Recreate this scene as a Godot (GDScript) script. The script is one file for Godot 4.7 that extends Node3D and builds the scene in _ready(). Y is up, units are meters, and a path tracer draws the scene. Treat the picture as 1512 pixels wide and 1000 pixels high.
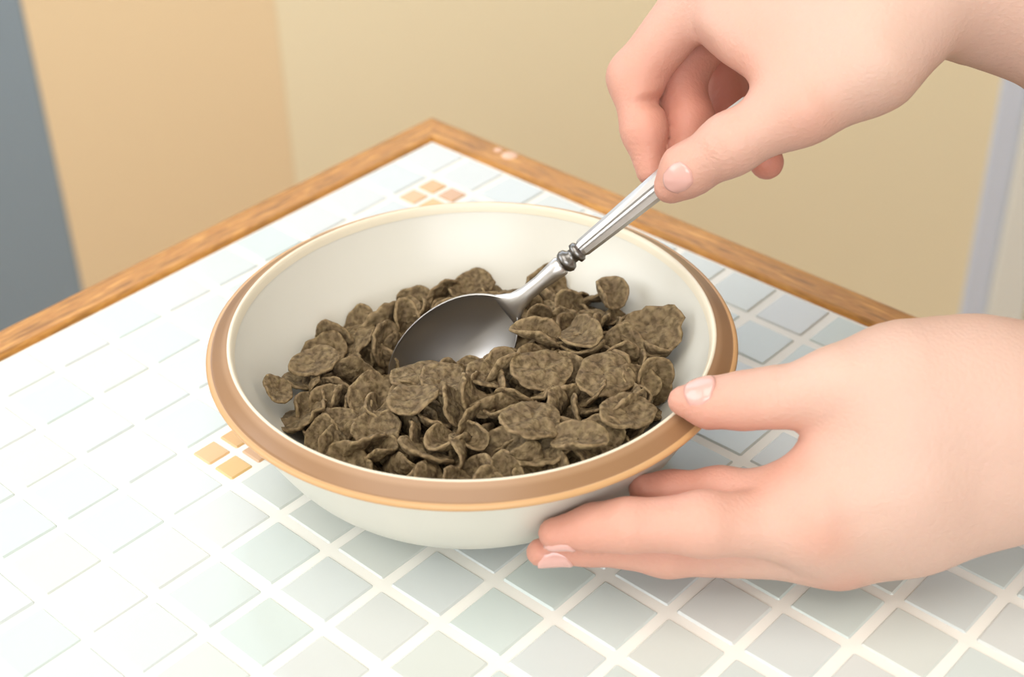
extends Node3D

const TABLE := 0.74           # height of the tiled surface
const PITCH := 0.025          # one mosaic tile and its joint
const BOWL := Vector3(0.1006, TABLE, -0.1197)
const EYE := Vector3(0.39506, TABLE + 0.33959, 0.17769)
const AHEAD := Vector3(-0.6808, 0.0, -0.7325)   # the way the room faces
const ASIDE := Vector3(0.7325, 0.0, -0.6808)

var used := {}
var rng := RandomNumberGenerator.new()

func _ready() -> void:
	look()
	light()
	room()
	table()
	bowl()
	spoon()
	cereal()
	person()

# ---------------------------------------------------------------- camera and light
func look() -> void:
	var cam := Camera3D.new()
	cam.name = "camera"
	add_child(cam)
	cam.transform = Transform3D(Basis(Vector3(0.740965, -0.018130, -0.671299), Vector3(-0.374283, 0.818828, -0.435240), Vector3(0.557569, 0.573753, 0.599937)).orthonormalized(), EYE)
	var lens := CameraAttributesPhysical.new()
	lens.frustum_focal_length = 54.0
	lens.exposure_aperture = 10.0
	lens.frustum_focus_distance = 0.50
	lens.frustum_near = 0.02
	lens.frustum_far = 60.0
	cam.attributes = lens
	cam.fov = 25.06
	cam.current = true
	var e := Environment.new()
	var sky := Sky.new()
	var air := ProceduralSkyMaterial.new()
	air.sky_top_color = Color(0.80, 0.86, 0.94)
	air.sky_horizon_color = Color(0.93, 0.95, 0.98)
	air.ground_bottom_color = Color(0.45, 0.46, 0.45)
	air.ground_horizon_color = Color(0.75, 0.77, 0.78)
	sky.sky_material = air
	e.background_mode = Environment.BG_SKY
	e.sky = sky
	e.background_energy_multiplier = 2.2
	e.tonemap_mode = Environment.TONE_MAPPER_LINEAR
	e.tonemap_exposure = 1.04
	e.sdfgi_enabled = true
	e.ssao_enabled = true
	e.ssil_enabled = true
	var we := WorldEnvironment.new()
	we.name = "world_environment"
	we.environment = e
	add_child(we)

func in_room(x: float, y: float, z: float) -> Vector3:   # x to the side, y above the floor, z back towards the viewer
	return Vector3(EYE.x, 0, EYE.z) + ASIDE * x + Vector3(0, y, 0) - AHEAD * z

func room_basis() -> Basis:
	return Basis(ASIDE, Vector3.UP, -AHEAD).orthonormalized()

func area(called: String, at: Vector3, to: Vector3, size: Vector2, energy: float, tint: Color) -> void:
	var a := AreaLight3D.new()
	a.name = called
	a.area_size = size
	a.area_normalize_energy = true
	a.light_energy = energy
	a.light_color = tint
	a.area_range = 12.0
	a.area_attenuation = 2.0
	a.shadow_enabled = true
	add_child(a)
	var up := Vector3.UP if absf((to - at).normalized().y) < 0.95 else AHEAD
	a.look_at_from_position(at, to, up)

func light() -> void:
	# daylight through the window in the back wall, the window in the side wall, and the ceiling panel
	area("window_light", in_room(-0.35, 1.62, -1.37), in_room(-0.35, 1.30, 0.0), Vector2(1.5, 1.0), 0.29, Color(0.97, 0.985, 1.0))
	area("window_light_side", in_room(-1.52, 1.65, -0.30), in_room(0.0, 1.25, -0.30), Vector2(1.5, 1.1), 1.1, Color(1.0, 0.99, 0.97))
	area("window_light_front", in_room(0.0, 1.80, 1.62), in_room(0.0, 0.9, -0.6), Vector2(1.8, 1.0), 2.2, Color(1.0, 0.99, 0.975))
	area("ceiling_panel_light", in_room(-0.35, 2.33, 0.10), in_room(-0.35, 0.0, 0.10), Vector2(1.3, 1.3), 1.15, Color(1.0, 0.985, 0.96))

# ---------------------------------------------------------------- naming
func numbered(called: String) -> String:
	if not used.has(called):
		used[called] = 0
		return called
	used[called] += 1
	return "%s_%03d" % [called, used[called]]

func tag(o: Node, label: String, category: String, group := "") -> void:
	o.set_meta("label", label)
	o.set_meta("category", category)
	if group != "":
		o.set_meta("group", group)

func thing(called: String, label: String, category: String, at := Vector3.ZERO, group := "") -> Node3D:
	var o := Node3D.new()
	o.name = numbered(called)
	add_child(o)
	o.position = at
	tag(o, label, category, group)
	return o

func part(called: String, mesh: Mesh, mat: Material, parent: Node3D, xf := Transform3D()) -> MeshInstance3D:
	var m := MeshInstance3D.new()
	m.name = called
	m.mesh = mesh
	m.material_override = mat
	m.transform = xf
	parent.add_child(m, true)
	return m

func struct(called: String, mesh: Mesh, mat: Material, xf: Transform3D) -> MeshInstance3D:
	var m := part(called, mesh, mat, self, xf)
	m.set_meta("kind", "structure")
	return m

# ---------------------------------------------------------------- materials
func paint(c: Color, rough: float, spec := 0.5) -> StandardMaterial3D:
	var m := StandardMaterial3D.new()
	m.albedo_color = c
	m.roughness = rough
	m.metallic_specular = spec
	return m

func noise_map(freq: float, seed_at: int, octaves: int, size := 256, ramp: Gradient = null) -> Texture2D:
	var n := FastNoiseLite.new()
	n.seed = seed_at
	n.frequency = freq
	n.fractal_octaves = octaves
	var img := n.get_seamless_image(size, size)
	if ramp:
		img.convert(Image.FORMAT_RGB8)
		for y in size:
			for x in size:
				img.set_pixel(x, y, ramp.sample(img.get_pixel(x, y).r))
	return ImageTexture.create_from_image(img)

func ramp(colors: Array, offsets: Array) -> Gradient:
	var g := Gradient.new()
	g.colors = PackedColorArray(colors)
	g.offsets = PackedFloat32Array(offsets)
	return g

# ---------------------------------------------------------------- shapes
func quad(st: SurfaceTool, a: Vector3, b: Vector3, c: Vector3, d: Vector3) -> void:   # seen from where a b c d run clockwise
	for v in [a, b, c, a, c, d]:
		st.add_vertex(v)

# a box with chamfered edges, centred
func bevel_box(size: Vector3, bevel: float) -> ArrayMesh:
	var st := SurfaceTool.new()
	st.begin(Mesh.PRIMITIVE_TRIANGLES)
	st.set_smooth_group(-1)
	var h := size * 0.5
	var b := minf(bevel, minf(h.x, minf(h.y, h.z)) * 0.9)
	var pts := PackedVector3Array()
	for sx in [-1.0, 1.0]:
		for sy in [-1.0, 1.0]:
			for sz in [-1.0, 1.0]:
				pts.append(Vector3(sx * h.x, sy * (h.y - b), sz * (h.z - b)))
				pts.append(Vector3(sx * (h.x - b), sy * h.y, sz * (h.z - b)))
				pts.append(Vector3(sx * (h.x - b), sy * (h.y - b), sz * h.z))
	hull(st, pts, b)
	st.generate_normals()
	return st.commit()

# the faces of that box: 6 faces, 12 edge strips, 8 corners
func hull(st: SurfaceTool, p: PackedVector3Array, _b: float) -> void:
	var at := func(sx: int, sy: int, sz: int, k: int) -> Vector3: return p[((sx * 2 + sy) * 2 + sz) * 3 + k]
	var face := func(vs: Array) -> void:
		var c := Vector3.ZERO
		for v in vs:
			c += v
		c /= vs.size()
		var n: Vector3 = (vs[1] - vs[0]).cross(vs[2] - vs[0])
		var list := vs.duplicate()
		if n.dot(c) > 0.0:
			list.reverse()
		for i in range(1, list.size() - 1):
			st.add_vertex(list[0])
			st.add_vertex(list[i])
			st.add_vertex(list[i + 1])
	for s in 2:
		face.call([at.call(s, 0, 0, 0), at.call(s, 0, 1, 0), at.call(s, 1, 1, 0), at.call(s, 1, 0, 0)])
		face.call([at.call(0, s, 0, 1), at.call(0, s, 1, 1), at.call(1, s, 1, 1), at.call(1, s, 0, 1)])
		face.call([at.call(0, 0, s, 2), at.call(0, 1, s, 2), at.call(1, 1, s, 2), at.call(1, 0, s, 2)])
		for t in 2:
			face.call([at.call(s, t, 0, 0), at.call(s, t, 1, 0), at.call(s, t, 1, 1), at.call(s, t, 0, 1)])
			face.call([at.call(s, 0, t, 0), at.call(s, 1, t, 0), at.call(s, 1, t, 2), at.call(s, 0, t, 2)])
			face.call([at.call(0, s, t, 1), at.call(1, s, t, 1), at.call(1, s, t, 2), at.call(0, s, t, 2)])
			for u in 2:
				face.call([at.call(s, t, u, 0), at.call(s, t, u, 1), at.call(s, t, u, 2)])

# a profile (radius, height) turned round the y axis; colours per profile point if given
func lathe(profile: Array, segs: int, colors: Array = []) -> ArrayMesh:
	var pts: Array[Vector3] = []
	var cols: Array[Color] = []
	var st := SurfaceTool.new()
	st.begin(Mesh.PRIMITIVE_TRIANGLES)
	st.set_smooth_group(0)
	for j in profile.size():
		for i in segs:
			var a := TAU * i / segs
			pts.append(Vector3(profile[j].x * cos(a), profile[j].y, profile[j].x * sin(a)))
			cols.append(colors[j] if colors.size() else Color.WHITE)
	for j in profile.size() - 1:
		for i in segs:
			var n := (i + 1) % segs
			for k in [j * segs + i, j * segs + n, (j + 1) * segs + n, j * segs + i, (j + 1) * segs + n, (j + 1) * segs + i]:
				st.set_color(cols[k])
				st.add_vertex(pts[k])
	st.index()
	st.generate_normals()
	return st.commit()

# a smooth curve through profile points
func smooth(profile: Array, steps: int) -> Array:
	var out := []
	for j in profile.size() - 1:
		var a: Vector2 = profile[maxi(j - 1, 0)]
		var b: Vector2 = profile[j]
		var c: Vector2 = profile[j + 1]
		var d: Vector2 = profile[mini(j + 2, profile.size() - 1)]
		for s in steps:
			out.append(b.cubic_interpolate(c, a, d, float(s) / steps))
	out.append(profile[-1])
	return out

# ---------------------------------------------------------------- the room
func slab(called: String, lo: Vector3, hi: Vector3, mat: Material) -> MeshInstance3D:   # a box of the room, in room measures
	var c := (lo + hi) * 0.5
	return struct(called, bevel_box(hi - lo, 0.004), mat, Transform3D(room_basis(), in_room(c.x, c.y, c.z)))

func piece(called: String, lo: Vector3, hi: Vector3, mat: Material, of: Node3D, bevel := 0.003) -> MeshInstance3D:
	var c := (lo + hi) * 0.5
	return part(called, bevel_box(hi - lo, bevel), mat, of, of.transform.affine_inverse() * Transform3D(room_basis(), in_room(c.x, c.y, c.z)))

func room() -> void:
	var white := paint(Color(0.90, 0.89, 0.86), 0.8)
	var tan_left := paint(Color(0.94, 0.84, 0.68), 0.75)
	var tan_right := paint(Color(0.955, 0.90, 0.765), 0.75)
	var blue := paint(Color(0.55, 0.61, 0.655), 0.6)
	var pale := paint(Color(0.84, 0.87, 0.93), 0.5)
	var cream := paint(Color(0.93, 0.93, 0.90), 0.5)
	var dark := paint(Color(0.50, 0.50, 0.47), 0.7)
	var wood := paint(Color(0.62, 0.50, 0.36), 0.6)
	slab("floor", Vector3(-1.7, -0.1, -1.6), Vector3(1.7, 0.0, 1.8), wood)
	slab("ceiling", Vector3(-1.7, 2.45, -1.6), Vector3(1.7, 2.55, 1.8), white)
	slab("wall_right", Vector3(1.6, 0.0, -1.45), Vector3(1.7, 2.45, 1.7), white)
	var wf := slab("wall_front", Vector3(-1.7, 0.0, 1.7), Vector3(1.7, 1.25, 1.8), white)
	piece("wall_pier", Vector3(-1.7, 1.25, 1.7), Vector3(-0.95, 2.35, 1.8), white, wf)
	piece("wall_pier", Vector3(0.95, 1.25, 1.7), Vector3(1.7, 2.35, 1.8), white, wf)
	piece("wall_head", Vector3(-1.7, 2.35, 1.7), Vector3(1.7, 2.45, 1.8), white, wf)
	# the side wall with its window
	var wl := slab("wall_left", Vector3(-1.7, 0.0, -1.45), Vector3(-1.6, 1.08, 1.7), white)
	piece("wall_head", Vector3(-1.7, 2.22, -1.45), Vector3(-1.6, 2.45, 1.7), white, wl)
	piece("wall_pier", Vector3(-1.7, 1.08, -1.45), Vector3(-1.6, 2.22, -1.07), white, wl)
	piece("wall_pier", Vector3(-1.7, 1.08, 0.47), Vector3(-1.6, 2.22, 1.7), white, wl)
	# the back wall: tan boards below the window between a blue-grey post and a white door frame
	var wb := slab("wall_back", Vector3(-1.7, 0.0, -1.6), Vector3(1.7, 1.08, -1.48), white)
	piece("wall_panel", Vector3(-0.60, 0.0, -1.48), Vector3(-0.2308, 1.08, -1.45), tan_left, wb, 0.0004)
	piece("wall_panel", Vector3(-0.2306, 0.0, -1.48), Vector3(0.60, 1.08, -1.45), tan_right, wb, 0.0004)
	piece("wall_pier", Vector3(-1.7, 1.08, -1.6), Vector3(-1.12, 2.22, -1.48), white, wb)
	piece("wall_pier", Vector3(0.44, 1.08, -1.6), Vector3(1.7, 2.22, -1.48), white, wb)
	piece("wall_head", Vector3(-1.7, 2.22, -1.6), Vector3(1.7, 2.45, -1.48), white, wb)
	slab("trim_1", Vector3(-1.60, 0.0, -1.48), Vector3(-0.482, 1.06, -1.448), blue)
	var d := slab("door_1", Vector3(0.5905, 0.0, -1.48), Vector3(1.45, 2.05, -1.455), dark)
	piece("door_frame", Vector3(0.517, 0.0, -1.48), Vector3(0.546, 2.05, -1.447), pale, d)
	piece("door_frame", Vector3(0.546, 0.0, -1.48), Vector3(0.590, 2.05, -1.440), cream, d)
	window("window_1", Vector3(-1.12, 1.08, -1.56), Vector3(0.44, 2.22, -1.52), true, white)
	window("window_2", Vector3(-1.68, 1.08, -1.07), Vector3(-1.64, 2.22, 0.47), false, white)
	window("window_3", Vector3(-0.95, 1.25, 1.73), Vector3(0.95, 2.35, 1.77), true, white)
	var panel := thing("ceiling_light", "flat square white ceiling panel lamp above the table", "lamp", in_room(-0.35, 2.45, 0.10))
	var glow := paint(Color(0.95, 0.95, 0.93), 0.6)
	glow.emission_enabled = true
	glow.emission = Color(1.0, 0.98, 0.95)
	glow.emission_energy_multiplier = 1.0
	piece("frame", Vector3(-1.05, 2.40, -0.60), Vector3(0.35, 2.45, 0.80), white, panel)
	piece("diffuser", Vector3(-1.01, 2.385, -0.56), Vector3(0.31, 2.40, 0.76), glow, panel)

func window(called: String, lo: Vector3, hi: Vector3, across: bool, mat: Material) -> void:
	var w := Node3D.new()
	w.name = called
	w.set_meta("kind", "structure")
	add_child(w)
	var n := 0.05
	var ax := Vector3(1, 0, 0) if across else Vector3(0, 0, 1)
	var span := (hi - lo).dot(ax)
	piece("window_frame", lo, hi - Vector3(0, hi.y - lo.y - n, 0), mat, w)
	piece("window_frame", lo + Vector3(0, hi.y - lo.y - n, 0), hi, mat, w)
	for s in [0.0, 0.5, 1.0]:
		var a: Vector3 = lo + ax * ((span - n) * s) + Vector3(0, n, 0)
		piece("window_frame", a, Vector3(a.x if across else hi.x, hi.y - n, hi.z if across else a.z) + ax * n, mat, w)
	var glass := StandardMaterial3D.new()
	glass.transparency = BaseMaterial3D.TRANSPARENCY_ALPHA
	glass.albedo_color = Color(0.95, 0.98, 1.0, 0.06)
	glass.roughness = 0.02
	for s in 2:
		var a: Vector3 = lo + ax * (n + s * (span - n) * 0.5) + Vector3(0, n, 0)
		var l: float = (span - 3.0 * n) * 0.5
		var off := Vector3(0, 0, 0.017) if across else Vector3(0.017, 0, 0)
		piece("window_pane", a + off, Vector3(a.x if across else hi.x, hi.y - n, hi.z if across else a.z) + ax * l - off, glass, w, 0.001)

# ---------------------------------------------------------------- the table
func wood_mat(along_x: bool) -> StandardMaterial3D:
	var m := paint(Color(0.95, 0.93, 0.90), 0.42, 0.5)
	m.albedo_texture = noise_map(0.03, 5, 4, 256, ramp([Color(0.60, 0.41, 0.17), Color(0.80, 0.58, 0.28), Color(0.72, 0.49, 0.21), Color(0.88, 0.66, 0.35)], [0.2, 0.45, 0.6, 0.85]))
	m.uv1_triplanar = true
	m.uv1_world_triplanar = true
	m.uv1_scale = Vector3(4, 30, 40) if along_x else Vector3(40, 30, 4)
	return m

# a strip of the frame with mitred ends, along +x from a to b; w is the width, the profile rounded on the outer edge
func frame_strip(length: float, width: float, deep: float) -> ArrayMesh:
	var prof := [Vector2(0, -deep), Vector2(0, -0.001), Vector2(0.0007, 0.0008), Vector2(0.002, 0.0013), Vector2(width * 0.6, 0.0013), Vector2(width - 0.0042, 0.0009), Vector2(width - 0.0018, -0.0004), Vector2(width - 0.0004, -0.0022), Vector2(width, -0.005), Vector2(width, -deep)]
	var st := SurfaceTool.new()
	st.begin(Mesh.PRIMITIVE_TRIANGLES)
	st.set_smooth_group(-1)
	for j in prof.size():
		var p: Vector2 = prof[j]
		var q: Vector2 = prof[(j + 1) % prof.size()]
		# z runs outwards (negative), ends mitred at 45 degrees
		quad(st, Vector3(-p.x, p.y, -p.x), Vector3(-q.x, q.y, -q.x), Vector3(length + q.x, q.y, -q.x), Vector3(length + p.x, p.y, -p.x))
	for end in 2:
		for j in range(1, prof.size() - 1):
			var tri := []
			for k in [0, j, j + 1]:
				tri.append(Vector3(length + prof[k].x if end else -prof[k].x, prof[k].y, -prof[k].x))
			if end == 0:
				tri.reverse()
			for v in tri:
				st.add_vertex(v)
	st.generate_normals()
	return st.commit()

func table() -> void:
	var u0 := -3
	var v0 := -11
	var n := 20
	var side := n * PITCH
	var t := thing("table", "square table topped with pale glossy mosaic tiles in a brown wooden frame", "table", Vector3(u0 * PITCH, 0, v0 * PITCH))
	var wx := wood_mat(true)
	var wz := wood_mat(false)
	var width := 0.0192
	var strip := frame_strip(side, width, 0.035)
	var mid := side * 0.5
	for k in 4:
		var b := Basis(Vector3.UP, PI / 2 * k)
		var c := Vector3(mid, TABLE, mid)
		part("frame_rail", strip, wx if k % 2 == 0 else wz, t, Transform3D(b, c + b * Vector3(-mid, 0, -mid)))
	# a wooden plug in the rail, paler than the rest of it
	var plug_mat := paint(Color(0.90, 0.74, 0.64), 0.5)
	var plug := lathe([Vector2(0.0001, 0.0016), Vector2(0.0034, 0.0015), Vector2(0.004, 0.0011), Vector2(0.004, -0.004)], 20)
	part("plug", plug, plug_mat, t, Transform3D(Basis(), Vector3(0.0402, TABLE, -0.0107)))
	part("plug", lathe([Vector2(0.0001, 0.0016), Vector2(0.0018, 0.0015), Vector2(0.0022, 0.0011), Vector2(0.0022, -0.004)], 16), plug_mat, t, Transform3D(Basis(), Vector3(0.0325, TABLE, -0.0113)))
	# bed, joints, apron, legs
	var grout := paint(Color(0.92, 0.915, 0.885), 0.6, 0.5)
	part("grout_bed", bevel_box(Vector3(side, 0.02, side), 0.0005), grout, t, Transform3D(Basis(), Vector3(mid, TABLE - 0.0106, mid)))
	for k in 4:
		var b := Basis(Vector3.UP, PI / 2 * k)
		part("apron", bevel_box(Vector3(side - 0.04, 0.07, 0.02), 0.002), wx if k % 2 == 0 else wz, t, Transform3D(b, Vector3(mid, TABLE - 0.0562, mid) + b * Vector3(0, 0, -mid + 0.03)))
		part("leg", bevel_box(Vector3(0.045, TABLE - 0.0212, 0.045), 0.003), wx, t, Transform3D(b, Vector3(mid, (TABLE - 0.0212) / 2, mid) + b * Vector3(mid - 0.03, 0, mid - 0.03)))
	# the tiles
	rng.seed = 11
	var mats := []
	for c in [Color(0.775, 0.815, 0.80), Color(0.79, 0.815, 0.81), Color(0.80, 0.815, 0.805), Color(0.78, 0.815, 0.805), Color(0.795, 0.815, 0.795)]:
		var m := paint(c, 0.24, 0.45)
		m.clearcoat_enabled = true
		m.clearcoat = 0.25
		m.clearcoat_roughness = 0.10
		mats.append(m)
	var amber := []
	for c in [Color(0.83, 0.66, 0.44), Color(0.85, 0.69, 0.50), Color(0.80, 0.63, 0.47), Color(0.85, 0.70, 0.46)]:
		amber.append(paint(c, 0.18, 0.5))
	var whole := bevel_box(Vector3(0.0219, 0.006, 0.0219), 0.0009)
	var small := bevel_box(Vector3(0.0098, 0.006, 0.0098), 0.0007)
	var rest := SurfaceTool.new()
	rest.begin(Mesh.PRIMITIVE_TRIANGLES)
	for i in n:
		for j in n:
			var u := u0 + i
			var v := v0 + j
			var at := Vector3((i + 0.5) * PITCH, TABLE - 0.003, (j + 0.5) * PITCH)
			if (u == 1 and v == -3) or (u == -2 and v == -10):
				for a in 2:
					for b in 2:
						part("mosaic_tile", small, amber[a * 2 + b], t, Transform3D(Basis(), at + Vector3((a - 0.5) * 0.0121, 0, (b - 0.5) * 0.0121)))
				continue
			var tilt := Basis.from_euler(Vector3(rng.randf_range(-0.006, 0.006), rng.randf_range(-0.012, 0.012), rng.randf_range(-0.006, 0.006)))
			var xf := Transform3D(tilt, at + Vector3(rng.randf_range(-0.0002, 0.0002), rng.randf_range(-0.0001, 0.0001), rng.randf_range(-0.0002, 0.0002)))
			var m: Material = mats[rng.randi() % mats.size()]
			if in_view(t.position + at):
				part("tile", whole, m, t, xf)
			else:
				rest.append_from(whole, 0, xf)
	var far := part("tile_field", rest.commit(), mats[2], t)
	far.set_meta("kind", "stuff")

# near enough to the place that the picture shows to be laid as a single tile
func in_view(p: Vector3) -> bool:
	var d := p - EYE
	var ahead := Vector3(-0.557569, -0.573753, -0.599937).dot(d)
	var x := Vector3(0.740965, -0.018130, -0.671299).dot(d) / ahead
	var y := Vector3(-0.374283, 0.818828, -0.435240).dot(d) / ahead
	return absf(x) < 0.40 and absf(y) < 0.28

# ---------------------------------------------------------------- the bowl
func bowl() -> void:
	var t := thing("bowl", "cream glazed stoneware bowl with a brown banded rim, full of brown cereal flakes", "bowl", BOWL)
	var glaze := paint(Color(0.855, 0.845, 0.80), 0.36, 0.5)
	glaze.clearcoat_enabled = true
	glaze.clearcoat = 0.3
	glaze.clearcoat_roughness = 0.25
	var outer := smooth([Vector2(0.0001, 0.0035), Vector2(0.040, 0.0035), Vector2(0.042, 0.0), Vector2(0.046, 0.0), Vector2(0.048, 0.0030), Vector2(0.0575, 0.0060), Vector2(0.0680, 0.0150), Vector2(0.0765, 0.0290), Vector2(0.0822, 0.0430), Vector2(0.0838, 0.0462)], 5)
	var inner := smooth([Vector2(0.0798, 0.0525), Vector2(0.0755, 0.0430), Vector2(0.0680, 0.0310), Vector2(0.0580, 0.0210), Vector2(0.0450, 0.0130), Vector2(0.0300, 0.0090), Vector2(0.0001, 0.0080)], 5)
	var prof := outer.duplicate()
	prof.append_array(inner)
	part("body", lathe(prof, 120), glaze, t)
	# the rim: a thin cream lip, a sloping brown band, a paler ridge at the outer edge
	var lip := Color(0.90, 0.86, 0.77)
	var band := Color(0.59, 0.45, 0.32)
	var band_light := Color(0.66, 0.52, 0.39)
	var ridge := Color(0.80, 0.63, 0.44)
	var rp := [[0.0786, 0.0500, lip], [0.0792, 0.0518, lip], [0.0797, 0.0528, lip], [0.0802, 0.0531, lip], [0.0807, 0.0530, lip], [0.0810, 0.0528, band_light], [0.0820, 0.0522, band_light], [0.0832, 0.0515, band], [0.0845, 0.0507, band], [0.0857, 0.0499, band], [0.0864, 0.0494, band], [0.0867, 0.0494, ridge], [0.0873, 0.0494, ridge], [0.0879, 0.0490, ridge], [0.0882, 0.0484, ridge], [0.0880, 0.0478, ridge], [0.0876, 0.0474, band], [0.0860, 0.0468, band], [0.0840, 0.0458, band], [0.0820, 0.0440, lip]]
	var ps := []
	var cs := []
	for r in rp:
		ps.append(Vector2(r[0], r[1]))
		cs.append((r[2] as Color).srgb_to_linear())
	var rim_mat := paint(Color.WHITE, 0.30, 0.5)
	rim_mat.vertex_color_use_as_albedo = true
	part("rim", lathe(ps, 160, cs), rim_mat, t)

# ---------------------------------------------------------------- the spoon
const SPOON_AT := Vector3(0.08786, TABLE + 0.033, -0.12307)      # middle of the spoon's head
const SPOON_ALONG := Vector3(0.48531, 0.64577, -0.58945)         # towards the end of the handle
var spoon_face := Vector3.ZERO
var spoon_side := Vector3.ZERO

func spoon_axes() -> void:
	var towards := (Vector3(0.557569, 0.573753, 0.599937) + Vector3(0.0, 0.0, 0.0)).normalized()
	spoon_face = (towards - SPOON_ALONG * towards.dot(SPOON_ALONG)).normalized().rotated(SPOON_ALONG.normalized(), 0.0)
	spoon_side = SPOON_ALONG.cross(spoon_face).normalized()     # towards the edge that is down in the cereal

func spoon() -> void:
	spoon_axes()
	var t := thing("spoon", "silver metal spoon standing in the cereal, its handle held between thumb and finger", "spoon", SPOON_AT)
	t.basis = Basis(spoon_side, SPOON_ALONG.normalized(), spoon_face)
	var steel := paint(Color(0.80, 0.79, 0.78), 0.36)
	steel.metallic = 1.0
	# the head: an egg-shaped dish, y along, z towards the open side
	var st := SurfaceTool.new()
	st.begin(Mesh.PRIMITIVE_TRIANGLES)
	st.set_smooth_group(0)
	var rings := 14
	var segs := 64
	var outline := func(a: float) -> Vector2:
		var s := sin(a)     # 1 at the handle, -1 at the tip
		var half := 0.0168 * (1.0 - 0.06 * s)
		var x := half * cos(a)
		var y := 0.0275 * s
		if s > 0.0:
			x *= 1.0 - 0.30 * pow(s, 5.0)
		return Vector2(x, y)
	var dish := func(k: float, a: float, back: float) -> Vector3:
		var o: Vector2 = outline.call(a)
		var depth := -0.0085 * pow(maxf(1.0 - k * k, 0.0), 0.85)
		return Vector3(o.x * k, o.y * k, depth - back)
	for side in 2:
		for j in rings:
			for i in segs:
				var k0 := sin(PI / 2 * j / rings)
				var k1 := sin(PI / 2 * (j + 1) / rings)
				var a0 := TAU * i / segs
				var a1 := TAU * (i + 1) / segs
				var th := 0.0011 * side
				var grow := 1.0 + 0.02 * side
				var q := [dish.call(k0 * grow, a0, th), dish.call(k1 * grow, a0, th), dish.call(k1 * grow, a1, th), dish.call(k0 * grow, a1, th)]
				var order := [0, 2, 1, 0, 3, 2] if side == 0 else [0, 1, 2, 0, 2, 3]
				for n in order:
					st.add_vertex(q[n])
	for i in segs:
		var a0 := TAU * i / segs
		var a1 := TAU * (i + 1) / segs
		quad(st, dish.call(1.0, a0, 0.0), dish.call(1.0, a1, 0.0), dish.call(1.02, a1, 0.0011), dish.call(1.02, a0, 0.0011))
	st.index()
	st.generate_normals()
	part("spoon_bowl", st.commit(), steel, t)
	# neck, rings and handle: oval sections swept along y: [y, half width, half thickness, z]
	var neck := [[0.0235, 0.0075, 0.0006, -0.0012], [0.0262, 0.0056, 0.0011, -0.0007], [0.0295, 0.0037, 0.0018, 0.0], [0.034, 0.0028, 0.0023, 0.0], [0.040, 0.0027, 0.0025, 0.0], [0.046, 0.0033, 0.0030, 0.0], [0.0492, 0.0036, 0.0033, 0.0], [0.0502, 0.0028, 0.0026, 0.0]]
	part("neck", sweep(neck, 20, 2.0), steel, t)
	var knob := [[0.0498, 0.0026, 0.0026, 0.0], [0.0505, 0.0036, 0.0035, 0.0], [0.0518, 0.0041, 0.0040, 0.0], [0.0531, 0.0037, 0.0036, 0.0], [0.0539, 0.0025, 0.0025, 0.0], [0.0553, 0.0025, 0.0025, 0.0], [0.0558, 0.0036, 0.0034, 0.0], [0.0572, 0.0036, 0.0034, 0.0], [0.0580, 0.0027, 0.0026, 0.0]]
	var dark_steel := paint(Color(0.52, 0.51, 0.50), 0.30)
	dark_steel.metallic = 1.0
	part("knob", sweep(knob, 24, 2.0), dark_steel, t)
	var handle := [[0.0580, 0.0026, 0.0021, 0.0], [0.0592, 0.0031, 0.0023, 0.0], [0.072, 0.0036, 0.0024, 0.0], [0.090, 0.0042, 0.0023, 0.0], [0.110, 0.0049, 0.0020, 0.0], [0.124, 0.0052, 0.0018, 0.0], [0.131, 0.0048, 0.0016, 0.0], [0.134, 0.0035, 0.0015, 0.0], [0.136, 0.0015, 0.0013, 0.0]]
	part("handle", grooved(handle), steel, t)

# a handle with a groove along each face and bevelled sides: [y, half width, half thickness, z]
func grooved(rows: Array) -> ArrayMesh:
	var ring := [Vector2(1, 0), Vector2(0.72, 0.75), Vector2(0.26, 1.0), Vector2(0.10, 0.35), Vector2(-0.10, 0.35), Vector2(-0.26, 1.0), Vector2(-0.72, 0.75), Vector2(-1, 0), Vector2(-0.72, -0.75), Vector2(-0.26, -1.0), Vector2(0.26, -1.0), Vector2(0.72, -0.75)]
	var st := SurfaceTool.new()
	st.begin(Mesh.PRIMITIVE_TRIANGLES)
	st.set_smooth_group(-1)
	var at := func(r: Array, i: int) -> Vector3:
		var p: Vector2 = ring[i % ring.size()]
		return Vector3(p.x * r[1], r[0], p.y * r[2] + r[3])
	for j in rows.size() - 1:
		for i in ring.size():
			quad(st, at.call(rows[j], i), at.call(rows[j], i + 1), at.call(rows[j + 1], i + 1), at.call(rows[j + 1], i))
	for i in ring.size():
		for v in [Vector3(0, rows[0][0], rows[0][3]), at.call(rows[0], i + 1), at.call(rows[0], i)]:
			st.add_vertex(v)
		for v in [Vector3(0, rows[-1][0], rows[-1][3]), at.call(rows[-1], i), at.call(rows[-1], i + 1)]:
			st.add_vertex(v)
	st.generate_normals()
	return st.commit()

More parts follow.
